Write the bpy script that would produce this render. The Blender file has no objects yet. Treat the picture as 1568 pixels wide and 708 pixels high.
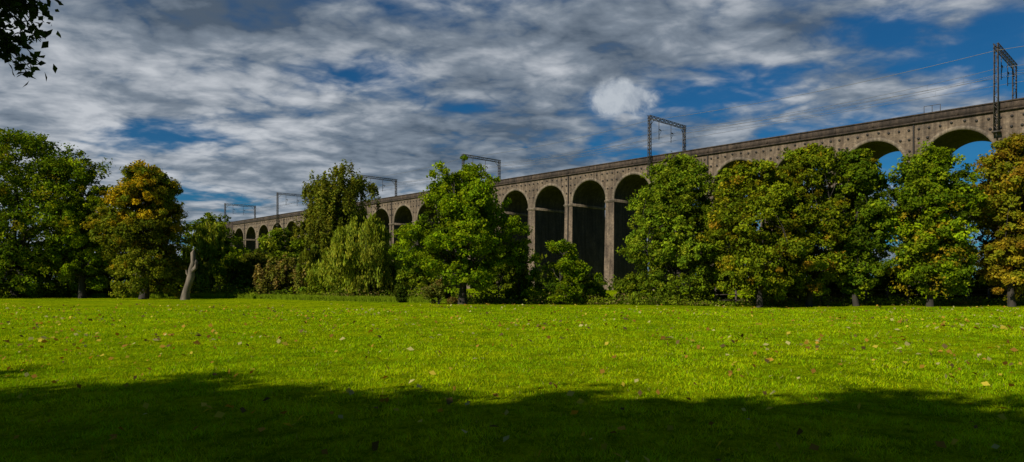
import bpy, math, random
import numpy as np
from mathutils import Vector, noise as mnoise

rng = np.random.default_rng(7)
random.seed(7)
F=1045.0; CX=784.0; HY=433.0; EYE=1.6
def PX(px,Y): return (px-CX)/F*Y
def PZ(py,Y): return EYE+(HY-py)/F*Y
scene=bpy.context.scene

# ------------------------------------------------------------ materials
def newmat(name):
    m=bpy.data.materials.new(name); m.use_nodes=True
    nt=m.node_tree; nt.nodes.clear()
    return m,nt
def N(nt,t,**kw):
    n=nt.nodes.new(t)
    for k,v in kw.items():
        setattr(n,k,v)
    return n
def ramp(nt,fac,stops):
    r=nt.nodes.new('ShaderNodeValToRGB')
    el=r.color_ramp.elements
    while len(el)<len(stops): el.new(0.5)
    for e,(p,c) in zip(el,stops):
        e.position=p; e.color=(c[0],c[1],c[2],1)
    nt.links.new(fac,r.inputs[0]); return r.outputs[0]
def noise(nt,vec,scale,detail=4,rough=.55,dist=0.0):
    n=N(nt,'ShaderNodeTexNoise'); n.inputs['Scale'].default_value=scale
    n.inputs['Detail'].default_value=detail; n.inputs['Roughness'].default_value=rough
    n.inputs['Distortion'].default_value=dist
    if vec is not None: nt.links.new(vec,n.inputs['Vector'])
    return n.outputs[0]
def mix(nt,fac,a,b,mode='MIX'):
    n=nt.nodes.new('ShaderNodeMix'); n.data_type='RGBA'; n.blend_type=mode
    for s,v in ((n.inputs[0],fac),(n.inputs[6],a),(n.inputs[7],b)):
        if isinstance(v,(int,float)): s.default_value=v
        elif isinstance(v,tuple): s.default_value=(v[0],v[1],v[2],1)
        else: nt.links.new(v,s)
    return n.outputs[2]
def math_(nt,op,a,b=None,c=None,clamp=False):
    n=nt.nodes.new('ShaderNodeMath'); n.operation=op; n.use_clamp=clamp
    for i,v in enumerate((a,b,c)):
        if v is None: continue
        if isinstance(v,(int,float)): n.inputs[i].default_value=v
        else: nt.links.new(v,n.inputs[i])
    return n.outputs[0]

def foliage_mat(name,trans=.35):
    m,nt=newmat(name)
    at=N(nt,'ShaderNodeAttribute'); at.attribute_name='leafcol'
    d=N(nt,'ShaderNodeBsdfDiffuse'); t=N(nt,'ShaderNodeBsdfTranslucent')
    nt.links.new(at.outputs['Color'],d.inputs['Color'])
    tc=mix(nt,1.0,at.outputs['Color'],(1.3,1.2,.4),'MULTIPLY')
    nt.links.new(tc,t.inputs['Color'])
    m1=N(nt,'ShaderNodeMixShader'); m1.inputs[0].default_value=trans
    nt.links.new(d.outputs[0],m1.inputs[1]); nt.links.new(t.outputs[0],m1.inputs[2])
    o=N(nt,'ShaderNodeOutputMaterial'); nt.links.new(m1.outputs[0],o.inputs[0])
    return m
M_LEAF=foliage_mat('leaf_foliage',.32); M_GRASSB=foliage_mat('grass_blades',.4)

def simple_mat(name,c1,c2,scale,rough=.85,bump=.3,stretch=(1,1,1),metal=0):
    m,nt=newmat(name)
    tc=N(nt,'ShaderNodeTexCoord'); mp=N(nt,'ShaderNodeMapping'); mp.inputs['Scale'].default_value=stretch
    nt.links.new(tc.outputs['Object'],mp.inputs['Vector'])
    n=noise(nt,mp.outputs[0],scale,6,.65)
    c=ramp(nt,n,[(.3,c1),(.7,c2)])
    p=N(nt,'ShaderNodeBsdfPrincipled'); p.inputs['Roughness'].default_value=rough; p.inputs['Metallic'].default_value=metal
    nt.links.new(c,p.inputs['Base Color'])
    b=N(nt,'ShaderNodeBump'); b.inputs['Strength'].default_value=bump; b.inputs['Distance'].default_value=.05
    nt.links.new(n,b.inputs['Height']); nt.links.new(b.outputs[0],p.inputs['Normal'])
    o=N(nt,'ShaderNodeOutputMaterial'); nt.links.new(p.outputs[0],o.inputs[0])
    return m
M_BARK=simple_mat('bark',(.016,.013,.010),(.055,.044,.033),6,.9,.6,(1,1,.2))
M_DEAD=simple_mat('dead_wood',(.05,.04,.03),(.22,.17,.125),3,.85,.8,(1,1,.25))
M_STEEL=simple_mat('weathered_steel',(.030,.026,.024),(.085,.07,.06),2,.6,.1,(1,1,1),.2)
M_WIRE=simple_mat('wire_metal',(.10,.10,.11),(.2,.2,.2),2,.5,.0)
M_IRON=simple_mat('cast_iron',(.010,.008,.008),(.024,.019,.016),2,.7,.1)
M_POST=simple_mat('fence_wood',(.04,.03,.02),(.10,.08,.06),4,.9,.3)

def brick_mat(name,ca,cb,mort,dark):
    m,nt=newmat(name)
    tc=N(nt,'ShaderNodeTexCoord'); sx=N(nt,'ShaderNodeSeparateXYZ'); nt.links.new(tc.outputs['Object'],sx.inputs[0])
    u=math_(nt,'ADD',sx.outputs[0],sx.outputs[1]); cm=N(nt,'ShaderNodeCombineXYZ')
    nt.links.new(u,cm.inputs[0]); nt.links.new(sx.outputs[2],cm.inputs[1])
    br=N(nt,'ShaderNodeTexBrick'); nt.links.new(cm.outputs[0],br.inputs['Vector'])
    br.inputs['Scale'].default_value=1; br.inputs['Brick Width'].default_value=.46; br.inputs['Row Height'].default_value=.16
    br.inputs['Mortar Size'].default_value=.012; br.inputs['Color1'].default_value=(*ca,1); br.inputs['Color2'].default_value=(*cb,1); br.inputs['Mortar'].default_value=(*mort,1)
    n1=noise(nt,tc.outputs['Object'],.35,7,.65,.4)
    mp=N(nt,'ShaderNodeMapping'); mp.inputs['Scale'].default_value=(1.4,1.4,.12); nt.links.new(tc.outputs['Object'],mp.inputs['Vector'])
    n2=noise(nt,mp.outputs[0],1.0,5,.6)
    n3=noise(nt,tc.outputs['Object'],2.2,7,.8)
    f1=ramp(nt,n1,[(.34,(.55,.53,.53)),(.66,(1.22,1.17,1.1))])
    f2=ramp(nt,n2,[(.38,dark),(.60,(1.06,1.06,1.06))])
    f3=ramp(nt,n3,[(.33,(.50,.47,.45)),(.67,(1.45,1.42,1.38))])
    c=mix(nt,1.0,br.outputs['Color'],f1,'MULTIPLY'); c=mix(nt,1.0,c,f2,'MULTIPLY'); c=mix(nt,1.0,c,f3,'MULTIPLY')
    p=N(nt,'ShaderNodeBsdfPrincipled'); p.inputs['Roughness'].default_value=.92; nt.links.new(c,p.inputs['Base Color'])
    b=N(nt,'ShaderNodeBump'); b.inputs['Strength'].default_value=.5; b.inputs['Distance'].default_value=.06
    nt.links.new(n3,b.inputs['Height']); nt.links.new(b.outputs[0],p.inputs['Normal'])
    o=N(nt,'ShaderNodeOutputMaterial'); nt.links.new(p.outputs[0],o.inputs[0])
    return m
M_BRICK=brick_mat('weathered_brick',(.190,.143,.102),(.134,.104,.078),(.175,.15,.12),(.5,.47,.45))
M_BRICK_SHADE=brick_mat('shade_darkened_brick',(.068,.054,.047),(.050,.041,.038),(.068,.058,.053),(.5,.47,.45))  # darker brick copy: shade painted into arch undersides and pier sides
M_BRICK2=brick_mat('parapet_brick',(.074,.052,.038),(.053,.038,.029),(.082,.066,.054),(.5,.5,.5))
M_RING=brick_mat('arch_ring_brick',(.23,.187,.138),(.18,.146,.112),(.21,.185,.15),(.6,.6,.6))

# ------------------------------------------------------------ mesh helpers
def quads_obj(name,V,Q,mats,midx=None,col=None,smooth=None):
    me=bpy.data.meshes.new(name)
    V=np.asarray(V,dtype=np.float32); Q=np.asarray(Q,dtype=np.int32)
    me.vertices.add(len(V)); me.vertices.foreach_set('co',V.ravel())
    me.loops.add(Q.size); me.loops.foreach_set('vertex_index',Q.ravel())
    me.polygons.add(len(Q)); me.polygons.foreach_set('loop_start',np.arange(0,Q.size,4,dtype=np.int32))
    try: me.polygons.foreach_set('loop_total',np.full(len(Q),4,dtype=np.int32))
    except Exception: pass
    for m in mats: me.materials.append(m)
    if midx is not None: me.polygons.foreach_set('material_index',np.asarray(midx,dtype=np.int32))
    if smooth is not None: me.polygons.foreach_set('use_smooth',np.asarray(smooth,dtype=bool))
    me.update(calc_edges=True)
    if col is not None:
        a=me.attributes.new('leafcol','FLOAT_COLOR','FACE')
        c=np.ones((len(Q),4),dtype=np.float32); c[:,:3]=col
        a.data.foreach_set('color',c.ravel())
    ob=bpy.data.objects.new(name,me); scene.collection.objects.link(ob)
    return ob
class Geo:
    def __init__(s): s.V=[];s.Q=[];s.M=[];s.C=[];s.n=0
    def add(s,V,Q,m=0,col=None):
        V=np.asarray(V,float);Q=np.asarray(Q,int)
        s.V.append(V); s.Q.append(Q+s.n); s.n+=len(V)
        s.M.append(np.full(len(Q),m)); s.C.append(np.zeros((len(Q),3)) if col is None else col)
    def obj(s,name,mats,smooth_mat=None,usecol=True):
        M=np.concatenate(s.M)
        sm=None if smooth_mat is None else (M==smooth_mat)
        return quads_obj(name,np.concatenate(s.V),np.concatenate(s.Q),mats,M,np.concatenate(s.C) if usecol else None,sm)
    def tube(s,pts,rad,sides=7,m=0):
        pts=np.asarray(pts,float); n=len(pts); rad=np.asarray(rad,float)
        T=np.gradient(pts,axis=0); T/=np.linalg.norm(T,axis=1)[:,None]+1e-9
        ref=np.array([0.31,.17,.93]) if abs(T[0][2])<.8 else np.array([1,.1,0.])
        A=np.cross(T,ref); A/=np.linalg.norm(A,axis=1)[:,None]+1e-9; B=np.cross(T,A)
        an=np.linspace(0,2*np.pi,sides,endpoint=False)
        V=(pts[:,None,:]+rad[:,None,None]*(np.cos(an)[None,:,None]*A[:,None,:]+np.sin(an)[None,:,None]*B[:,None,:])).reshape(-1,3)
        i=np.arange(n-1)[:,None]; j=np.arange(sides)[None,:]; j2=(j+1)%sides
        Q=np.stack([i*sides+j,i*sides+j2,(i+1)*sides+j2,(i+1)*sides+j],-1).reshape(-1,4)
        s.add(V,Q,m)
    def box(s,x0,x1,y0,y1,z0,z1,m=0):
        V=[(x0,y0,z0),(x1,y0,z0),(x1,y1,z0),(x0,y1,z0),(x0,y0,z1),(x1,y0,z1),(x1,y1,z1),(x0,y1,z1)]
        Q=[(0,3,2,1),(4,5,6,7),(0,1,5,4),(1,2,6,5),(2,3,7,6),(3,0,4,7)]
        s.add(V,Q,m)
    def strut(s,a,b,t,m=0):
        a=np.array(a,float);b=np.array(b,float);d=b-a;L=np.linalg.norm(d);d/=L
        ref=np.array([0,0,1.]) if abs(d[2])<.9 else np.array([1.,0,0])
        A=np.cross(d,ref);A/=np.linalg.norm(A);B=np.cross(d,A);h=t/2
        V=[];
        for p in (a,b):
            for u,v in((-1,-1),(1,-1),(1,1),(-1,1)): V.append(p+A*u*h+B*v*h)
        s.add(V,[(0,3,2,1),(4,5,6,7),(0,1,5,4),(1,2,6,5),(2,3,7,6),(3,0,4,7)],m)

def unit(v): return v/(np.linalg.norm(v,axis=-1,keepdims=True)+1e-9)
def leaf_quads(P,size,nrm,axis=None,asp=.62):
    n=len(P)
    if axis is None: axis=rng.normal(size=(n,3))
    t=unit(np.cross(nrm,axis)); b=np.cross(nrm,t)
    L=(size*.62)[:,None]; W=(size*.62*asp)[:,None]; f=(size*.12)[:,None]
    V=np.stack([P-t*L,P+b*W+nrm*f,P+t*L,P-b*W+nrm*f],1).reshape(-1,3)
    Q=np.arange(4*n).reshape(-1,4)
    return V,Q

def pal_cols(pal,k):
    w=np.array([p[0] for p in pal]);w=w/w.sum()
    c=np.array([p[1] for p in pal])
    return c[rng.choice(len(pal),k,p=w)]

def profile_lobes(prof,n,cx,cy,lr=.42):
    zs=np.array([p[0] for p in prof]);ws=np.array([p[1] for p in prof])
    E=[];wm=ws.max()
    for i in range(n):
        z=zs[0]+(zs[-1]-zs[0])*((i+.5)/n+rng.uniform(-.06,.06))
        w=np.interp(z,zs,ws)
        r=max(.45,w*rng.uniform(lr*.6,lr*1.2)); r=min(r,wm*.42)
        rz=r*rng.uniform(.75,1.2)
        ang=i*2.399+rng.uniform(-.7,.7); off=max(0,w-r)*rng.uniform(.6,1.2)
        z=min(max(z,zs[0]+rz*.3),zs[-1]-rz*.7)
        E.append((cx+math.cos(ang)*off,cy+math.sin(ang)*off,z,r,r*rng.uniform(.85,1.15),rz))
    k=max(4,n//6)
    for i in range(k):
        z=zs[0]+(zs[-1]-zs[0])*(i+.6)/(k+.3); w=np.interp(z,zs,ws)
        E.append((cx,cy,z,w*.58,w*.58,max(.6,w*.55)))
    return np.array(E)

def add_foliage(g,E,nleaf,cr,ls,pal,style='broad',gap=.25,seedv=0.,midx=1,cvar=.36,inner=.3):
    area=4*np.pi*((E[:,3]*E[:,4])**1.6/3+2*(E[:,3]*E[:,5])**1.6/3)**(1/1.6)
    n=int(1.15*area.sum()/(np.pi*cr*cr))
    idx=rng.choice(len(E),n,p=area/area.sum())
    d=unit(rng.normal(size=(n,3))); d[:,2]=np.where(d[:,2]<-.55,-d[:,2],d[:,2])
    rad=rng.uniform(.72,1.2,n); inn=rng.random(n)<inner; rad[inn]=rng.uniform(.25,.8,inn.sum())
    C=E[idx,:3]+d*E[idx,3:]*rad[:,None]
    keep=np.ones(n,bool)
    for e in E:
        q=(((C-e[:3])/e[3:])**2).sum(1)
        keep&=~((q<.3)&(rng.random(n)<.6))
    nz=np.array([mnoise.noise(Vector((c[0]*.6+seedv,c[1]*.6,c[2]*.75))) for c in C])
    keep&=~((nz<-.08)&(rng.random(n)<gap*2.6))
    keep&=C[:,2]>.1
    C=C[keep];d=d[keep];nz=nz[keep];n=len(C)
    nz2=np.array([mnoise.noise(Vector((c[0]*.3+seedv+9,c[1]*.3,c[2]*.3))) for c in C])
    cc=pal_cols(pal,n)
    cb=(1+cvar*rng.normal(size=n)*.6+.5*nz+.35*nz2)[:,None]
    cc=cc*np.clip(cb,.45,1.8)
    per=max(6,nleaf//max(1,n))
    crs=cr*rng.uniform(.45,1.3,n)
    K=n*per; k=np.repeat(np.arange(n),per)
    if style=='willow':
        dr=rng.random(K)**.8
        P=C[k].copy(); P[:,2]-=dr*crs[k]*2.8
        st=rng.integers(0,6,K); so=unit(rng.normal(size=(n,6,3)))
        P[:,:2]=C[k][:,:2]+so[k,st][:,:2]*crs[k][:,None]*.8+rng.normal(size=(K,2))*.07
        P[:,2]=np.maximum(P[:,2],.15)
        nr=unit(np.stack([rng.normal(size=K),rng.normal(size=K),rng.normal(size=K)*.25+.2],1))
        ax=np.tile([0,0,1.],(K,1))+rng.normal(size=(K,3))*.3
        t=unit(ax-nr*(ax*nr).sum(1)[:,None]); b=np.cross(nr,t)
        s=ls*rng.uniform(.7,1.4,K); L=(s*1.05)[:,None];W=(s*.28)[:,None]
        V=np.stack([P-t*L,P+b*W,P+t*L,P-b*W],1).reshape(-1,3);Q=np.arange(4*K).reshape(-1,4)
    else:
        o=unit(rng.normal(size=(K,3)))*(rng.random(K)**.5)[:,None]
        sc=np.array([1.05,1.05,.75]) if style=='broad' else np.array([.6,.6,1.5])
        P=C[k]+o*crs[k][:,None]*sc
        nr=unit(rng.normal(size=(K,3))*.75+d[k]*.5+o*.35+np.array([0,0,.40]))
        s=ls*rng.uniform(.55,1.4,K)
        V,Q=leaf_quads(P,s,nr)
    col=cc[k]*rng.uniform(.68,1.32,(K,1))
    col[:,0]*=rng.uniform(.85,1.2,K)
    V[:,2]=np.maximum(V[:,2],.02)
    g.add(V,Q,midx,np.clip(col,0.002,.6))
    return C

def limb(a,b,r0,r1,n=6,wob=.08,droop=0):
    a=np.array(a,float);b=np.array(b,float);L=np.linalg.norm(b-a)
    t=np.linspace(0,1,n)[:,None]
    p=a+(b-a)*t+rng.normal(size=(n,3))*wob*L*np.sin(t*np.pi)*.6
    p[:,2]+=(np.sin(t*np.pi)*L*(.08-droop))[:,0]
    return p,r0+(r1-r0)*t[:,0]

def add_wood(g,cx,cy,h,tr,C,E,nl=14,ntw=60,lean=(0,0),fork=.28):
    top=np.array([cx+lean[0],cy+lean[1],h*.86])
    n=9;t=np.linspace(0,1,n)[:,None]
    pts=np.array([cx,cy,-.15])+(top-np.array([cx,cy,-.15]))*t+rng.normal(size=(n,3))*.03*h*t*(1-t)*2
    r=tr*(1-t[:,0])**.8+.03; r[0]*=1.35; r[1]*=1.0
    g.tube(pts,r,9,0)
    def on_trunk(f):
        return np.array([np.interp(f,t[:,0],pts[:,i]) for i in range(3)])
    ends=[]
    for e in E[:]:
        c=e[:3]
        if len(ends)>=nl+6: break
        f=np.clip((c[2]/h)*.62,fork*.7,.85); a=on_trunk(f)
        p,rr=limb(a,c,tr*.42*(1-f*.5),tr*.08+.012,6,.07)
        g.tube(p,rr,6,0); ends.append(p)
    if len(C)>0:
        for i in rng.choice(len(C),min(ntw,len(C)),replace=False):
            c=C[i]
            best=min(ends,key=lambda p:((p[3:]-c)**2).sum(1).min())
            q=best[3:][((best[3:]-c)**2).sum(1).argmin()]
            if np.linalg.norm(q-c)<4.5:
                p,rr=limb(q,c,tr*.1+.012,.012,4,.08); g.tube(p,rr,4,0)

PAL_FRESH=[(5,(.175,.250,.006)),(4,(.125,.195,.006)),(2,(.225,.285,.008)),(1,(.07,.12,.008))]
PAL_LIME=[(5,(.160,.225,.010)),(3,(.110,.172,.010)),(2,(.20,.25,.014))]
PAL_OAK=[(4,(.108,.165,.007)),(3,(.074,.122,.007)),(2,(.165,.212,.008)),(.3,(.21,.19,.010))]
PAL_DARK=[(4,(.045,.070,.007)),(3,(.065,.095,.008)),(1,(.10,.13,.010))]
PAL_WIL=[(4,(.23,.27,.020)),(3,(.18,.225,.020)),(1,(.28,.30,.03))]
PAL_OLIVE=[(4,(.145,.165,.014)),(3,(.108,.128,.012)),(1,(.185,.19,.018))]
PAL_AUT=[(5,(.175,.212,.008)),(4,(.125,.168,.008)),(1.7,(.255,.225,.010)),(.4,(.27,.175,.012))]
PAL_BROWN=[(3,(.25,.19,.012)),(1.1,(.22,.14,.012)),(4,(.180,.190,.010)),(1.5,(.27,.23,.012))]
PAL_YEL=[(3,(.38,.26,.010)),(2,(.27,.22,.012)),(1.2,(.15,.16,.010))]
PAL_SH=[(3,(.125,.175,.008)),(3,(.092,.134,.008)),(1,(.18,.225,.010))]

def tree(name,px,Y,prof_px,n,nleaf,cr,ls,pal,tr=.3,style='broad',gap=.25,nl=14,ntw=60,seed=0,lean=(0,0),extra=None,cvar=.36,inner=.3,lr=.42):
    cx=PX(px,Y)
    prof=[(max(.3,PZ(py,Y)),hw/F*Y) for py,hw in prof_px]
    prof.sort()
    E=profile_lobes(prof,int(n*1.35),cx,Y,lr)
    g=Geo(); C=add_foliage(g,E,nleaf,cr,ls,pal,style,gap,seed,cvar=cvar,inner=inner)
    if extra:
        for (pal2,frac,zr) in extra:
            sel=E[(E[:,2]>zr[0])&(E[:,2]<zr[1])]
            if len(sel): add_foliage(g,sel,int(nleaf*frac),cr,ls,pal2,style,.6,seed+31,cvar=cvar)
    h=prof[-1][0]
    if tr>0: add_wood(g,cx,Y,h,tr,C,E,nl,ntw,lean)
    return g.obj(name,[M_BARK,M_LEAF],0)

# ------------------------------------------------------------ ground
def gz(x,y):
    return (.05*np.sin(x*.21+1.3)*np.sin(y*.17+.4)+.03*np.sin(x*.53+y*.31))*np.clip((70-np.abs(y))/30,0,1)
xs=np.concatenate([-np.geomspace(2500,62,16),np.linspace(-60,60,121),np.geomspace(62,2500,16)])
ys=np.concatenate([-np.geomspace(800,22,8),np.linspace(-20,90,111),np.geomspace(92,3000,18)])
GX,GY=np.meshgrid(xs,ys); GZ=gz(GX,GY)
V=np.stack([GX,GY,GZ],-1).reshape(-1,3); nx=len(xs); ny=len(ys)
i=np.arange(ny-1)[:,None]; j=np.arange(nx-1)[None,:]
Q=np.stack([i*nx+j,i*nx+j+1,(i+1)*nx+j+1,(i+1)*nx+j],-1).reshape(-1,4)
m,nt=newmat('lawn_grass')
tc=N(nt,'ShaderNodeTexCoord')
n1=noise(nt,tc.outputs['Object'],.13,5,.6,.3); n2=noise(nt,tc.outputs['Object'],.8,6,.7,.2)
mp=N(nt,'ShaderNodeMapping'); mp.inputs['Scale'].default_value=(.7,.45,1); nt.links.new(tc.outputs['Object'],mp.inputs['Vector'])
n3=noise(nt,mp.outputs[0],6,8,.85); n4=noise(nt,tc.outputs['Object'],55,4,.8)
c1=ramp(nt,n1,[(.36,(.225,.350,.003)),(.64,(.355,.460,.004))])
c2=ramp(nt,n2,[(.34,(.52,.60,.6)),(.66,(1.28,1.18,1.1))])
c3=ramp(nt,n3,[(.38,(.38,.47,.4)),(.60,(1.38,1.26,1.2))])
c4=ramp(nt,n4,[(.36,(.6,.66,.6)),(.64,(1.3,1.25,1.2))])
c=mix(nt,1,c1,c2,'MULTIPLY');c=mix(nt,1,c,c3,'MULTIPLY');c=mix(nt,1,c,c4,'MULTIPLY')
p=N(nt,'ShaderNodeBsdfDiffuse'); nt.links.new(c,p.inputs['Color'])
hs=math_(nt,'ADD',math_(nt,'MULTIPLY',n3,1.0),math_(nt,'MULTIPLY',n2,1.6))
b=N(nt,'ShaderNodeBump'); b.inputs['Strength'].default_value=1.0; b.inputs['Distance'].default_value=.16
nt.links.new(hs,b.inputs['Height']); nt.links.new(b.outputs[0],p.inputs['Normal'])
o=N(nt,'ShaderNodeOutputMaterial'); nt.links.new(p.outputs[0],o.inputs[0])
quads_obj('grass_field',V,Q,[m],smooth=np.ones(len(Q),bool))

# grass blades (one mesh), clumpy
NB=540000
y=4.5*(42/4.5)**(rng.random(NB)**1.1); x=(rng.random(NB)*2-1)*(y*.86+2.5)
fx=np.sin(x*3.1+np.sin(y*2.3)*2)*np.sin(y*2.7+np.sin(x*1.7)*2)
fy=np.sin(x*.9+np.sin(y*.7)*2+1)*np.sin(y*.8+np.sin(x*.6)*2)
fz=np.sin(x*9.7+np.sin(y*5.3)*2.5)*np.sin(y*8.1+np.sin(x*6.7)*2.5)
keep=rng.random(NB)<(.62+.2*fx+.18*fz); x=x[keep];y=y[keep];fx=fx[keep];fy=fy[keep];fz=fz[keep];NB=len(x)
hgt=(.020+.024*rng.random(NB)+.012*fx+.010*fz)*(1+(y-6)*.02); hgt=np.maximum(hgt,.01); wd=.0037*(y/6)**.9
base=np.stack([x,y,gz(x,y)-.003],1)
an=rng.random(NB)*6.283; a=np.stack([np.cos(an),np.sin(an),np.zeros(NB)],1)*wd[:,None]
ld=rng.normal(size=(NB,3)); ld[:,2]=0; tip=base+ld*hgt[:,None]*.6; tip[:,2]+=hgt
V=np.stack([base-a,base+a,tip+a*.3,tip-a*.3],1).reshape(-1,3)
lc=np.array([.292,.425,.004])*rng.uniform(.6,1.35,(NB,1))*(1+.18*fx+.17*fy+.13*fz)[:,None]
lc[:,0]*=rng.uniform(.75,1.25,NB)*(1+.12*fy)
dry=rng.random(NB)<.02; lc[dry]=np.array([.40,.36,.10])
quads_obj('grass_blades',V,np.arange(4*NB).reshape(-1,4),[M_GRASSB],col=lc)

# fallen leaves
NL=3600
y=5+45*rng.random(NL)**.8; x=(rng.random(NL)*2-1)*(y*.85+2)
keep=(rng.random(NL)<.35)|(np.sin(x*.35+2)*np.sin(y*.3)>.1); x=x[keep];y=y[keep];NL=len(x)
P=np.stack([x,y,gz(x,y)+.05],1); s=rng.uniform(.05,.11,NL)*(1+(y>16)*.5)
V,Q=leaf_quads(P,s,unit(rng.normal(size=(NL,3))*.5+np.array([0,-.15,.9])),asp=.75)
cs=np.array([(.58,.46,.05),(.50,.29,.04),(.32,.17,.03),(.56,.50,.18),(.16,.11,.04)])[rng.integers(0,5,NL)]*rng.uniform(.6,1.05,(NL,1))
quads_obj('fallen_leaves',V,Q,[M_LEAF],col=cs)

# ------------------------------------------------------------ viaduct
A0=(168.1-.98*102.9,102.9,0)
ROT=math.atan2(.7142,-.69994)
def emp(name,loc=(0,0,0),rot=0):
    e=bpy.data.objects.new(name,None); e.location=loc; e.rotation_euler=(0,0,rot); e.empty_display_size=1
    scene.collection.objects.link(e); return e
via=emp('brick_railway_viaduct',A0,ROT)
def child(g,name,mats,par,smooth_mat=None):
    ob=g.obj(name,mats,smooth_mat,False); ob.parent=par; return ob
p_=11.9; R=4.80; ZS=19.85; ZT=26.3; WD=12.1
k0,k1=-7,22
g=Geo(); rg=Geo()
NS=28
for k in range(k0,k1+1):
    sc=k*p_
    th=np.linspace(np.pi,0,NS+1)
    ax=sc+R*np.cos(th); az=ZS+R*np.sin(th)
    for yy,flip in((0,False),(-WD,True)):
        Vv=[];
        for q in range(NS+1): Vv+= [(ax[q],yy,az[q]),(ax[q],yy,ZT)]
        Qq=[(2*q,2*q+2,2*q+3,2*q+1) for q in range(NS)]
        if not flip: Qq=[t[::-1] for t in Qq]
        g.add(Vv,Qq)
        x0=sc+R; x1=sc+p_-R
        g.add([(x0,yy,ZS),(x1,yy,ZS),(x1,yy,ZT),(x0,yy,ZT)],[(3,2,1,0) if not flip else (0,1,2,3)])
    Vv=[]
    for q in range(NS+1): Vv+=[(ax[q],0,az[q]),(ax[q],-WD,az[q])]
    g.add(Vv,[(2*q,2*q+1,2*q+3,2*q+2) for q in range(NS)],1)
    for yy,sg in((.05,1),(-WD-.05,-1)):
        Vv=[]
        for q in range(NS+1):
            c_,s_=math.cos(th[q]),math.sin(th[q])
            for rr,yv in((R-.003,yy-sg*.3),(R-.003,yy),(R+.55,yy),(R+.55,yy-sg*.3)):
                Vv.append((sc+rr*c_,yv,ZS+rr*s_))
        Qq=[]
        for q in range(NS):
            for a_ in range(4): Qq.append((4*q+a_,4*q+(a_+1)%4,4*q+4+(a_+1)%4,4*q+4+a_))
        rg.add(Vv,Qq)
    x0=sc+R; x1=sc+p_-R
    def ringv(z,e,ed): return [(x0-e,ed,z),(x1+e,ed,z),(x1+e,-WD-ed,z),(x0-e,-WD-ed,z)]
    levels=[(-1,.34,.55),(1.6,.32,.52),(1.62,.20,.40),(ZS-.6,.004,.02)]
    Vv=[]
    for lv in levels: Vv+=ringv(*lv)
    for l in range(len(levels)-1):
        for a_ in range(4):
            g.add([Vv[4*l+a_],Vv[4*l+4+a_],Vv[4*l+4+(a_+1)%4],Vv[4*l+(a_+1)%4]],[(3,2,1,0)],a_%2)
    rg.box(x0-.12,x1+.12,-WD-.16,.16,ZS-.62,ZS-.40); rg.box(x0-.2,x1+.2,-WD-.26,.26,ZS-.40,ZS-.18); rg.box(x0-.10,x1+.10,-WD-.14,.14,ZS-.18,ZS-.002)
child(g,'arches_and_piers',[M_BRICK,M_BRICK_SHADE],via); child(rg,'arch_rings_and_imposts',[M_RING],via)
xa=(k0-.5)*p_; xb=(k1+.5)*p_
g=Geo()
for sgn,y0 in((1,0),(-1,-WD)):
    def bx(a,b,z0,z1,G=g):
        ya,yb=(y0+a*sgn,y0+b*sgn); G.box(xa,xb,min(ya,yb),max(ya,yb),z0,z1)
    bx(-.5,.12,ZT,ZT+.16); bx(-.5,.34,ZT+.16,ZT+.40); bx(-.5,.06,ZT+.40,27.72); bx(-.62,.20,27.72,27.92)
g.box(xa,xb,-WD+.5,-.5,ZT-.2,ZT+.55)
g.box(xb,xb+26,-WD-.6,.6,-1,27.9); g.box(xa-14,xa,-WD-.6,.6,-1,27.9)
child(g,'parapets_and_deck',[M_BRICK2],via)
g=Geo()
x=xa
while x<xb:
    g.box(x-.16,x+.16,-.02,.14,26.9,27.65); x+=p_/2
child(g,'parapet_refuge_blocks',[M_BRICK2],via)
g=Geo()
def disc(x,z,r=.2):
    a=np.linspace(0,2*np.pi,9)[:-1]
    V=[(x+r*math.cos(t),.02,z+r*math.sin(t)) for t in a]+[(x+r*math.cos(t),.14,z+r*math.sin(t)) for t in a]
    Q=[(q,(q+1)%8,8+(q+1)%8,8+q) for q in range(8)]+[(8,9,10,11),(8,11,12,15),(12,13,14,15)]
    g.add(V,Q)
for k in range(k0,k1+1):
    c0=(k+.5)*p_
    for dx in(-5.1,-3.6,-2.1,-.7,.7,2.1,3.6,5.1): disc(c0+dx,25.6 if abs(dx)<4.5 else 25.85,.19)
    for dx in(-1.9,-.65,.65,1.9): disc(c0+dx,24.1,.2)
    for dx in(-.6,.6): disc(c0+dx,22.3,.18)
    if k%3==0: g.tube([(c0,.16,26.3),(c0,.18,24),(c0,.2,19),(c0,.45,8),(c0,.6,.1)],[.1]*5,6)
child(g,'iron_tie_plates_and_downpipes',[M_IRON],via)

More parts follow.
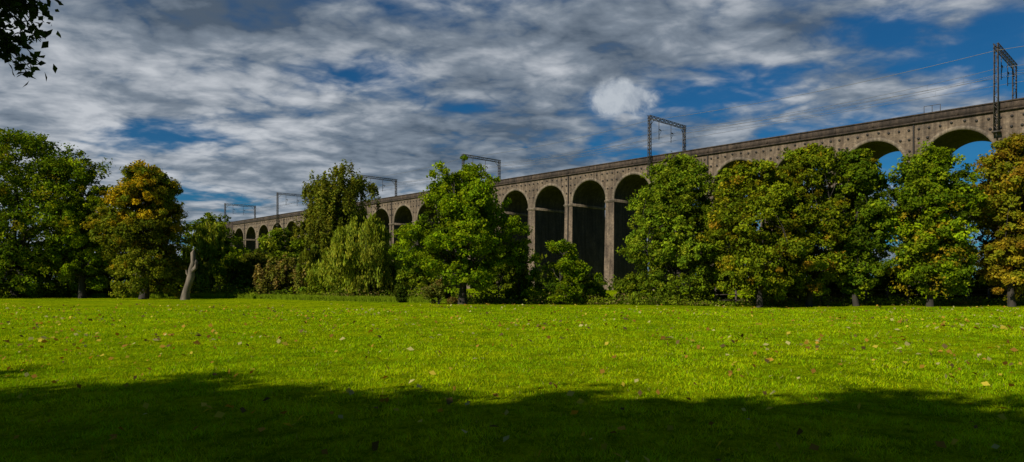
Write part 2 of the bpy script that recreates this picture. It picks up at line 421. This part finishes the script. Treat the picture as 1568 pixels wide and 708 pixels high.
# gantries
def gantry(Y):
    u=(Y-102.9)/.7142
    e=emp('overhead_line_gantry',(A0[0]-.69994*u,A0[1]+.7142*u,0),ROT)
    g=Geo()
    zt=36.2
    for yc,zb in((.75,23.6),(-WD-.5,24.5)):
        h=.27
        for sx in(-1,1):
            for sy in(-1,1): g.strut((sx*h,yc+sy*h,zb),(sx*h*.8,yc+sy*h*.8,zt),.11)
        z=zb;i=0
        while z<zt-.7:
            for sx in(-1,1):
                g.strut((sx*h,yc-h*(1 if i%2 else -1),z),(sx*h,yc+h*(1 if i%2 else -1),z+.75),.06)
                g.strut((h*(1 if i%2 else -1),yc+sx*h,z),(-h*(1 if i%2 else -1),yc+sx*h,z+.75),.06)
            z+=.75;i+=1
        s=1 if yc>0 else -1
        g.box(-.5,.5,min(yc-s*.75,yc+s*.4),max(yc-s*.75,yc+s*.4),zb-.25,zb-.05)
        g.box(-.35,.35,min(yc-s*.62,yc-s*.3),max(yc-s*.62,yc-s*.3),25.0,25.3)
        g.strut((0,yc-s*.7,zb-1.2),(0,yc+s*.2,zb-.2),.16)
    ya=1.1;yb=-WD-.9;hh=.28
    for sx in(-1,1):
        for sz in(0,1): g.strut((sx*hh,ya,zt-.6+sz*.6),(sx*hh,yb,zt-.6+sz*.6),.10)
    n=18
    for i in range(n):
        y0=ya+(yb-ya)*i/n;y1=ya+(yb-ya)*(i+1)/n
        for sx in(-1,1): g.strut((sx*hh,y0,zt-.6 if i%2 else zt),(sx*hh,y1,zt if i%2 else zt-.6),.06)
        g.strut((-hh,y0,zt),(hh,y1,zt),.05); g.strut((-hh,y0,zt-.6),(hh,y0,zt-.6),.05)
    g.strut((0,.5,zt-2.0),(0,-.9,zt-.6),.09); g.strut((0,-WD-.3,zt-2.0),(0,-WD+1.1,zt-.6),.09)
    for yt in(-3.6,-8.2):
        g.strut((0,yt+.9,zt-.6),(0,yt+.9,31.7),.09)
        g.strut((0,yt+.9,33.9),(0,yt,33.75),.07); g.strut((0,yt+.9,32.1),(0,yt-.2,32.25),.06); g.strut((0,yt+.9,32.5),(0,yt,33.7),.05)
        g.tube([(0,yt+.25,33.78),(0,yt+.6,33.85)],[.12,.12],6)
    g.obj('lattice_frame',[M_STEEL],None,False).parent=e
    return u
us=[gantry(Y) for Y in(57,99.4,141.9,184.4,220.5,263,299)]
g=Geo()
for a,b in zip(us[:-1],us[1:]):
    n=13
    for yt in(-3.6,-8.2):
        t=np.linspace(0,1,n); xx=a+(b-a)*t; z=33.75-1.15*4*t*(1-t)
        g.tube(np.stack([xx,np.full(n,yt),z],1),[.028]*n,4)
        g.tube(np.stack([xx,np.full(n,yt),np.full(n,32.25)],1),[.028]*n,4)
        for q in range(1,n-1): g.tube([(xx[q],yt,32.25),(xx[q],yt,z[q])],[.014]*2,3)
    t=np.linspace(0,1,n); xx=a+(b-a)*t
    g.tube(np.stack([xx,np.full(n,.9),35.2-.9*4*t*(1-t)],1),[.034]*n,4)
    g.tube(np.stack([xx,np.full(n,-WD-.7),35.2-.9*4*t*(1-t)],1),[.028]*n,4)
w=emp('overhead_line_wires',A0,ROT); child(g,'catenary_and_contact_wires',[M_WIRE],w)
g=Geo()
for dx in(0,1.1,2.2): g.strut((dx,-.2,27.9),(dx,-.2,29.0),.07)
g.strut((0,-.2,29),(2.2,-.2,29),.06)
e=emp('parapet_handrail',(168.1-.98*104.6,104.6,0),ROT); child(g,'rails',[M_STEEL],e)

# ------------------------------------------------------------ trees
tree('field_maple_tree',708,50,[(438,40),(418,76),(392,104),(355,92),(312,76),(285,64),(262,36),(243,14)],38,76000,.46,.16,PAL_FRESH,.26,gap=.42,nl=24,ntw=140,seed=3,lr=.38,inner=.24)
tree('ash_tree',1038,50,[(464,56),(430,76),(380,84),(330,76),(290,60),(265,44),(246,20)],42,70000,.44,.155,PAL_LIME,.2,gap=.24,seed=14)
tree('sycamore_tree',1163,45.5,[(450,48),(415,68),(370,78),(320,70),(285,56),(264,38),(250,14)],42,64000,.44,.155,PAL_AUT,.15,gap=.26,seed=25,lean=(.4,0))
tree('sycamore_tree.001',1238,46.5,[(446,40),(412,56),(360,64),(300,60),(260,48),(240,34),(224,14)],40,58000,.44,.155,PAL_AUT,.16,gap=.25,seed=36)
tree('sycamore_tree.002',1312,46.0,[(446,30),(408,42),(350,50),(290,48),(255,38),(236,16)],36,50000,.44,.155,PAL_OAK,.14,gap=.28,seed=47,lean=(-.3,0))
tree('sycamore_tree.003',1424,45,[(448,44),(405,60),(350,70),(300,66),(262,52),(245,34),(231,14)],42,64000,.44,.155,PAL_OAK[:3]+PAL_FRESH[:1],.16,gap=.32,seed=58,extra=[([(1,(.28,.22,.012))],.08,(0,6))],lean=(.4,0))
tree('beech_tree',1550,44.5,[(450,42),(406,60),(340,66),(290,62),(255,52),(230,36),(212,14)],40,60000,.44,.155,PAL_BROWN,.17,gap=.22,seed=69)
tree('beech_tree.001',1665,45,[(445,40),(400,60),(340,76),(290,70),(250,50),(220,16)],22,20000,.7,.25,PAL_AUT,.28,gap=.2,seed=70)
tree('weeping_willow_tree',556,62,[(444,60),(405,66),(375,56),(350,40),(332,18)],24,46000,.56,.165,PAL_WIL,.3,style='willow',gap=.38,seed=81)
tree('weeping_willow_tree.001',480,70,[(440,22),(410,28),(390,22),(376,10)],10,14000,.6,.2,PAL_WIL,.2,style='willow',gap=.15,seed=82)
tree('poplar_tree',520,86,[(420,62),(370,68),(330,66),(300,54),(278,36),(258,16)],30,54000,.75,.24,PAL_OLIVE,.4,style='up',gap=.25,seed=92)
tree('alder_tree',430,82,[(440,48),(410,50),(385,42),(365,26),(353,10)],16,30000,.65,.22,PAL_WIL[:1]+PAL_LIME,.25,gap=.3,seed=93)
tree('oak_tree',24,72,[(442,120),(400,150),(350,150),(300,138),(262,105),(232,60),(206,22)],38,84000,.72,.225,PAL_OAK,.4,gap=.45,seed=103,nl=24,lr=.36)
tree('oak_tree.001',126,70,[(440,34),(400,44),(350,44),(300,38),(270,24),(246,8)],22,36000,.62,.21,PAL_FRESH,.3,gap=.5,seed=104)
tree('hornbeam_tree',220,67,[(446,58),(400,70),(350,68),(310,62),(285,48),(260,22)],38,62000,.60,.20,[(4,(.165,.185,.012)),(3,(.120,.150,.012)),(1.4,(.26,.21,.012))],.35,gap=.32,seed=115,extra=[(PAL_YEL,.38,(7.6,30))])
tree('goat_willow_tree',320,80,[(435,36),(400,42),(370,38),(350,26),(336,10)],14,26000,.7,.23,PAL_WIL,.25,style='willow',gap=.2,seed=126)
tree('oak_tree.002',322,150,[(440,50),(380,52),(350,36),(330,14)],12,12000,1.4,.5,PAL_SH,.4,gap=.2,seed=127)

SH=[('hazel_shrub',858,50.5,377,58,PAL_FRESH,'broad'),('hazel_shrub',796,53,366,30,PAL_OAK,'up'),('hazel_shrub',765,60,388,34,PAL_SH,'broad'),
('elder_shrub',906,52,404,24,PAL_LIME,'broad'),('elder_shrub',962,51,428,24,PAL_SH,'broad'),
('laurel_shrub',640,60,405,36,PAL_SH,'broad'),('laurel_shrub',672,50.5,441,28,[(2,(.11,.13,.02)),(1,(.18,.12,.03))],'broad'),
('hazel_shrub',616,68,366,42,PAL_FRESH,'broad'),
('hawthorn_shrub',395,78,390,44,PAL_OLIVE,'broad'),('hawthorn_shrub',358,77,396,40,PAL_SH,'broad'),('hawthorn_shrub',438,70,404,48,[(2,(.14,.145,.02)),(1,(.22,.165,.045))],'up'),
('hawthorn_shrub',500,66,410,36,PAL_LIME,'broad'),('elder_shrub',342,80,370,34,PAL_FRESH,'broad'),('elder_shrub',262,78,398,40,PAL_SH,'broad'),('laurel_shrub',160,74,392,56,PAL_SH,'broad'),
('laurel_shrub',70,74,395,90,PAL_SH,'broad'),('laurel_shrub',-20,72,380,60,PAL_DARK,'broad'),
('hawthorn_shrub',1112,52,410,42,PAL_SH,'broad'),('hawthorn_shrub',1200,53,415,52,PAL_DARK,'broad'),('hawthorn_shrub',1285,53,410,46,PAL_DARK,'broad'),('hawthorn_shrub',1375,53,418,50,PAL_DARK,'broad'),('hawthorn_shrub',1485,53,412,52,PAL_DARK,'broad'),('hawthorn_shrub',1580,52,395,60,PAL_DARK,'broad'),
('hazel_shrub',470,86,370,30,PAL_FRESH,'broad'),('box_shrub',612,55,449,12,PAL_DARK,'broad')]
for i,(nm,px,Y,ty,hw,pal,st) in enumerate(SH):
    by=HY+EYE*F/Y
    tree(nm,px,Y,[(by-6,hw*.85),((by+ty)/2,hw),(ty+(by-ty)*.2,hw*.7),(ty,hw*.25)],9 if hw>20 else 4,int(11000*max(.4,hw/50)*(1.3 if Y<65 else 1)),.45*Y/60,.17*Y/60,pal,.07,style=st,gap=.35,nl=8,ntw=20,seed=200+i*7,inner=.4)

# undergrowth strip along the field edge
ep=np.array([(-250,84),(0,76),(350,72),(500,60),(620,56),(800,50.5),(1100,47),(1800,47)],float)
n=1500; pxs=rng.uniform(-250,1800,n); Ye=np.interp(pxs,ep[:,0],ep[:,1])+rng.random(n)**1.6*9
Xs=(pxs-CX)/F*Ye
hh=.25+.9*rng.random(n)**2+.25*np.sin(pxs*.05)*np.sin(pxs*.013); hh*=np.where(pxs>1050,.6,1); hh=np.maximum(hh,.15)
per=46;K=n*per;k=np.repeat(np.arange(n),per)
P=np.stack([Xs[k]+rng.normal(size=K)*.5,Ye[k]+rng.normal(size=K)*.35,hh[k]*rng.random(K)+.05],1)
s=.15*rng.uniform(.6,1.4,K)*(Ye[k]/55)
V,Q=leaf_quads(P,s,unit(rng.normal(size=(K,3))+np.array([0,-.3,.5])))
V[:,2]=np.maximum(V[:,2],.01)
cc=np.array([(.12,.18,.010),(.08,.12,.010),(.18,.22,.012),(.19,.15,.05),(.14,.20,.010)])[rng.integers(0,5,n)][k]*rng.uniform(.7,1.3,(K,1))
quads_obj('undergrowth',V,Q,[M_LEAF],col=cc)
n=60000;pxs=rng.uniform(-200,700,n);Ye=np.interp(pxs,ep[:,0],ep[:,1])+rng.uniform(-1.2,2.5,n);Xs=(pxs-CX)/F*Ye
h=rng.uniform(.15,.5,n);b_=np.stack([Xs,Ye,np.zeros(n)],1);a=np.stack([np.full(n,.03),np.zeros(n),np.zeros(n)],1)
tp=b_+rng.normal(size=(n,3))*.12;tp[:,2]=h
V=np.stack([b_-a,b_+a,tp+a*.2,tp-a*.2],1).reshape(-1,3)
quads_obj('rough_grass',V,np.arange(4*n).reshape(-1,4),[M_GRASSB],col=np.array([.20,.28,.012])*rng.uniform(.6,1.3,(n,1)))

# distant woodland
g=Geo()
E=[]
for px in np.arange(-450,1900,26):
    for Y0,ty in((128,398),(330,408)):
        Y=Y0+rng.uniform(-12,12)
        if Y0==128 and px>560:
            Y=min(Y,175700/(px+240)*.86) ;
        X=PX(px+rng.uniform(-10,10),Y); top=PZ(ty+rng.uniform(-14,10),Y)
        if Y0==128 and px>820: top=PZ(428+rng.uniform(-8,6),Y)
        r=24/F*Y*rng.uniform(.9,1.5); E.append((X,Y,top*.5,r,r,top*.5))
add_foliage(g,np.array(E),80000,1.6,.62,PAL_DARK+PAL_SH,'broad',.05,400)
g.obj('distant_woodland',[M_BARK,M_LEAF],0)

# dead tree trunk
g=Geo(); Y=64; bx_=PX(288,Y)
zt=PZ(386,Y)
g.tube([(bx_-.3,Y,-.2),(bx_-.2,Y,.7),(bx_+.05,Y,1.5),(bx_+.25,Y+.05,2.2),(bx_+.3,Y,2.8),(bx_+.5,Y,3.5),(bx_+.45,Y,zt-.1),(bx_+.55,Y,zt+.2)],[.46,.33,.30,.34,.26,.22,.2,.05],10)
g.tube([(bx_+.28,Y,2.6),(bx_+.75,Y-.1,3.0),(bx_+.82,Y-.1,3.5),(bx_+.8,Y-.1,3.75)],[.2,.2,.16,.03],8)
g.tube([(bx_+.25,Y,2.0),(bx_-.05,Y-.15,2.5),(bx_-.1,Y-.2,2.8)],[.16,.11,.03],7)
g.obj('dead_tree_trunk',[M_DEAD],0,False)

# fence
g=Geo()
fx0=PX(1085,50);fx1=40.;n=18
prev=None
for i in range(n):
    x=fx0+(fx1-fx0)*i/(n-1);yy=48.3+.3*math.sin(i*.6)
    g.box(x-.06,x+.06,yy-.06,yy+.06,-.2,1.25,0)
    if prev:
        for z in(.35,.75,1.12): g.strut((prev[0],prev[1]-.07,z),(x,yy-.07,z),.05)
    prev=(x,yy)
g.obj('post_and_rail_fence',[M_POST],None,False)

# trees beside / behind the viewpoint
def shade_tree(x,y,h,r,seed,nleaf=26000):
    prof=[(2.2,r*.8),(h*.4,r),(h*.65,r*.97),(h*.85,r*.72),(h,r*.25)]
    E=profile_lobes(prof,30,x,y,.5); g=Geo()
    C=add_foliage(g,E,nleaf,.7,.25,PAL_OAK,'broad',.04,seed,inner=.5)
    add_wood(g,x,y,h,.34,C,E,16,50)
    return g
for i,(x,y,h,r) in enumerate([(-18.5,-2.9,11.4,5.2),(-25,-2.4,11.6,5.4),(-1.2,-5.6,11.6,5.0),(-13.6,-3.6,11.2,4.9),(-33,-1.5,12,5.5),(-5,-7,12.4,5),(7.5,-7.6,11,4.8)]):
    shade_tree(x,y,h,r,500+i*9,30000).obj('oak_tree.%03d'%(i+3),[M_BARK,M_LEAF],0)
g=shade_tree(-8.9,-3.8,11.4,5.0,600,32000)
b0,r0=limb((-8.7,-3.5,3.2),(-4.35,5.0,4.15),.12,.035,10,.02); g.tube(b0,r0,7,0)
tw=[]
for q_ in range(46):
    py=rng.uniform(-35,112); wmax=80-38*abs(py-45)/70
    px=rng.uniform(-45,wmax) ; Yt=rng.uniform(5.0,5.6)
    tgt=(PX(px,Yt),Yt,PZ(py,Yt))
    q=b0[-1]+(b0[-3]-b0[-1])*rng.random()*.8
    p,rr=limb(q,tgt,.013,.003,7,.1,.0); g.tube(p,rr,5,0); tw.append(p)
for px,py in((88,-2),(76,18),(64,100),(44,116),(70,60)):
    p,rr=limb(b0[-1],(PX(px,5.3),5.3,PZ(py,5.3)),.012,.003,7,.08); g.tube(p,rr,5,0); tw.append(p)
Pl=[];
for p in tw:
    for q in range(32):
        f=1-(rng.random()**1.6)*.6; idx=f*(len(p)-1); i0=min(int(idx),len(p)-2); c=p[i0]+(p[i0+1]-p[i0])*(idx-i0)
        Pl.append(c+rng.normal(size=3)*.04)
Pl=np.array(Pl);K=len(Pl)
V,Q=leaf_quads(Pl,rng.uniform(.04,.08,K),unit(rng.normal(size=(K,3))+np.array([0,-.2,.5])),asp=.62)
g.add(V,Q,1,np.array([.05,.08,.008])*rng.uniform(.6,1.5,(K,1)))
g.obj('oak_tree.010',[M_BARK,M_LEAF],0)

# ------------------------------------------------------------ light
EL=math.radians(32); sx,sy=-.76,-.65
S=Vector((sx*math.cos(EL),sy*math.cos(EL),math.sin(EL)))
sl=bpy.data.lights.new('sun','SUN'); sl.energy=5.0; sl.angle=math.radians(.5); sl.color=(1,.93,.78)
so=bpy.data.objects.new('sun',sl); so.rotation_euler=S.to_track_quat('Z','Y').to_euler(); scene.collection.objects.link(so)

W=bpy.data.worlds.new('World'); scene.world=W; W.use_nodes=True; nt=W.node_tree; nt.nodes.clear()
sky=N(nt,'ShaderNodeTexSky'); sky.sky_type='NISHITA'; sky.sun_disc=False; sky.sun_elevation=EL; sky.sun_rotation=math.atan2(sx,sy)%(2*math.pi)
sky.air_density=1.0; sky.dust_density=.3; sky.ozone_density=2.5
tc=N(nt,'ShaderNodeTexCoord'); D=tc.outputs['Generated']
sp=N(nt,'ShaderNodeSeparateXYZ'); nt.links.new(D,sp.inputs[0])
zc=math_(nt,'ADD',math_(nt,'MAXIMUM',sp.outputs[2],0.0),.17)
cu=N(nt,'ShaderNodeCombineXYZ'); nt.links.new(math_(nt,'DIVIDE',sp.outputs[0],zc),cu.inputs[0]); nt.links.new(math_(nt,'DIVIDE',sp.outputs[1],zc),cu.inputs[1])
mp=N(nt,'ShaderNodeMapping'); mp.inputs['Rotation'].default_value=(0,0,math.radians(-35)); mp.inputs['Scale'].default_value=(1.0,1.3,1); nt.links.new(cu.outputs[0],mp.inputs['Vector'])
nA=noise(nt,mp.outputs[0],.9,5,.56,.3)
nB=noise(nt,mp.outputs[0],4.6,6,.58,.25)
nP=noise(nt,cu.outputs[0],6.0,3,.5,.35)
puff=math_(nt,'SUBTRACT',math_(nt,'MULTIPLY',math_(nt,'ABSOLUTE',math_(nt,'SUBTRACT',nP,.5)),3.2),.12)
def blob(px,py,r,sz=2.2):
    v=Vector(((px-CX)/F,1,(HY-py)/F)).normalized()
    s=N(nt,'ShaderNodeVectorMath',operation='SUBTRACT'); nt.links.new(D,s.inputs[0]); s.inputs[1].default_value=v
    m2=N(nt,'ShaderNodeVectorMath',operation='MULTIPLY'); nt.links.new(s.outputs[0],m2.inputs[0]); m2.inputs[1].default_value=(1,1,sz)
    l=N(nt,'ShaderNodeVectorMath',operation='LENGTH'); nt.links.new(m2.outputs[0],l.inputs[0])
    mr=N(nt,'ShaderNodeMapRange'); mr.interpolation_type='SMOOTHSTEP'; nt.links.new(l.outputs['Value'],mr.inputs[0])
    mr.inputs[1].default_value=0; mr.inputs[2].default_value=r; mr.inputs[3].default_value=1; mr.inputs[4].default_value=0
    return mr.outputs[0]
den=math_(nt,'ADD',math_(nt,'MULTIPLY',nA,.66),math_(nt,'MULTIPLY',nB,.38))
den=math_(nt,'ADD',den,math_(nt,'MULTIPLY',puff,.10))
den=math_(nt,'ADD',den,.10)
bk=N(nt,'ShaderNodeMapRange'); bk.interpolation_type='SMOOTHSTEP'; nt.links.new(sp.outputs[1],bk.inputs[0]); bk.inputs[1].default_value=.45; bk.inputs[2].default_value=-.1; bk.inputs[3].default_value=0; bk.inputs[4].default_value=-.18  # unseen sky behind the view: clouds thinned to lower the ambient light
den=math_(nt,'ADD',den,bk.outputs[0])
for (px,py,r,a,sz) in [(1400,210,.38,-.12,2.0),(1130,130,.20,-.16,2.6),(1510,60,.16,-.10,2),(1330,40,.10,-.12,3.5),(560,120,.15,-.15,3),(230,205,.16,-.15,4.5),(700,165,.15,-.13,4),(330,300,.14,-.08,4),(960,155,.12,-.07,2),
                    (100,90,.5,.08,1.5),(850,20,.35,.10,2.5),(1200,50,.16,.10,3),(1480,10,.12,.06,3),(1300,130,.12,.08,3)]:
    den=math_(nt,'ADD',den,math_(nt,'MULTIPLY',blob(px,py,r,sz),a))
mask=N(nt,'ShaderNodeMapRange'); mask.interpolation_type='SMOOTHSTEP'; nt.links.new(den,mask.inputs[0]); mask.inputs[1].default_value=.48; mask.inputs[2].default_value=.66
mk=mask.outputs[0]
# small cumulus
cb=blob(958,152,.082,1.8); nS=noise(nt,D,20,6,.6,.2)
cm_=math_(nt,'ADD',cb,math_(nt,'MULTIPLY',math_(nt,'SUBTRACT',nS,.5),1.9))
c2=N(nt,'ShaderNodeMapRange'); c2.interpolation_type='SMOOTHSTEP'; nt.links.new(cm_,c2.inputs[0]); c2.inputs[1].default_value=.15; c2.inputs[2].default_value=.78
c2g=math_(nt,'MULTIPLY',math_(nt,'MULTIPLY',c2.outputs[0],.9),math_(nt,'MULTIPLY',cb,3,clamp=True))
bright=math_(nt,'ADD',math_(nt,'MULTIPLY',nB,.60),math_(nt,'MULTIPLY',noise(nt,mp.outputs[0],1.3,5,.6,.3),.52))
bright=math_(nt,'ADD',bright,math_(nt,'MULTIPLY',puff,.12))
bright=math_(nt,'ADD',bright,.05)
bright=math_(nt,'ADD',bright,math_(nt,'MULTIPLY',blob(60,170,.5,1.6),.13))
bright=math_(nt,'ADD',bright,math_(nt,'MULTIPLY',blob(300,0,.25,3),-.18))
bright=math_(nt,'ADD',bright,math_(nt,'MULTIPLY',blob(600,60,.30,3),-.03))
ccol=ramp(nt,bright,[(.50,(.085,.115,.155)),(.64,(.21,.25,.30)),(.82,(.56,.585,.62))])
ccol=mix(nt,c2g,ccol,ramp(nt,nS,[(.36,(.26,.31,.38)),(.62,(.56,.60,.64))]))
skc=mix(nt,1.0,sky.outputs[0],(.12,.62,1.0),'MULTIPLY')
b1=N(nt,'ShaderNodeBackground'); nt.links.new(skc,b1.inputs[0]); b1.inputs[1].default_value=.05
b2=N(nt,'ShaderNodeBackground'); nt.links.new(ccol,b2.inputs[0]); b2.inputs[1].default_value=1.0
mkk=math_(nt,'ADD',math_(nt,'MULTIPLY',mk,.90),.03)
ms=N(nt,'ShaderNodeMixShader'); nt.links.new(math_(nt,'MAXIMUM',mkk,c2g),ms.inputs[0]); nt.links.new(b1.outputs[0],ms.inputs[1]); nt.links.new(b2.outputs[0],ms.inputs[2])
o=N(nt,'ShaderNodeOutputWorld'); nt.links.new(ms.outputs[0],o.inputs[0])

# ------------------------------------------------------------ camera
cam=bpy.data.cameras.new('camera'); cam.sensor_width=36; cam.lens=36*F/1568; cam.shift_y=(HY-354)/1568; cam.clip_end=6000; cam.clip_start=.1
co=bpy.data.objects.new('camera',cam); co.location=(0,0,EYE); co.rotation_euler=(math.pi/2,0,0); scene.collection.objects.link(co); scene.camera=co
scene.view_settings.view_transform='Standard'; scene.view_settings.look='None'; scene.view_settings.exposure=0
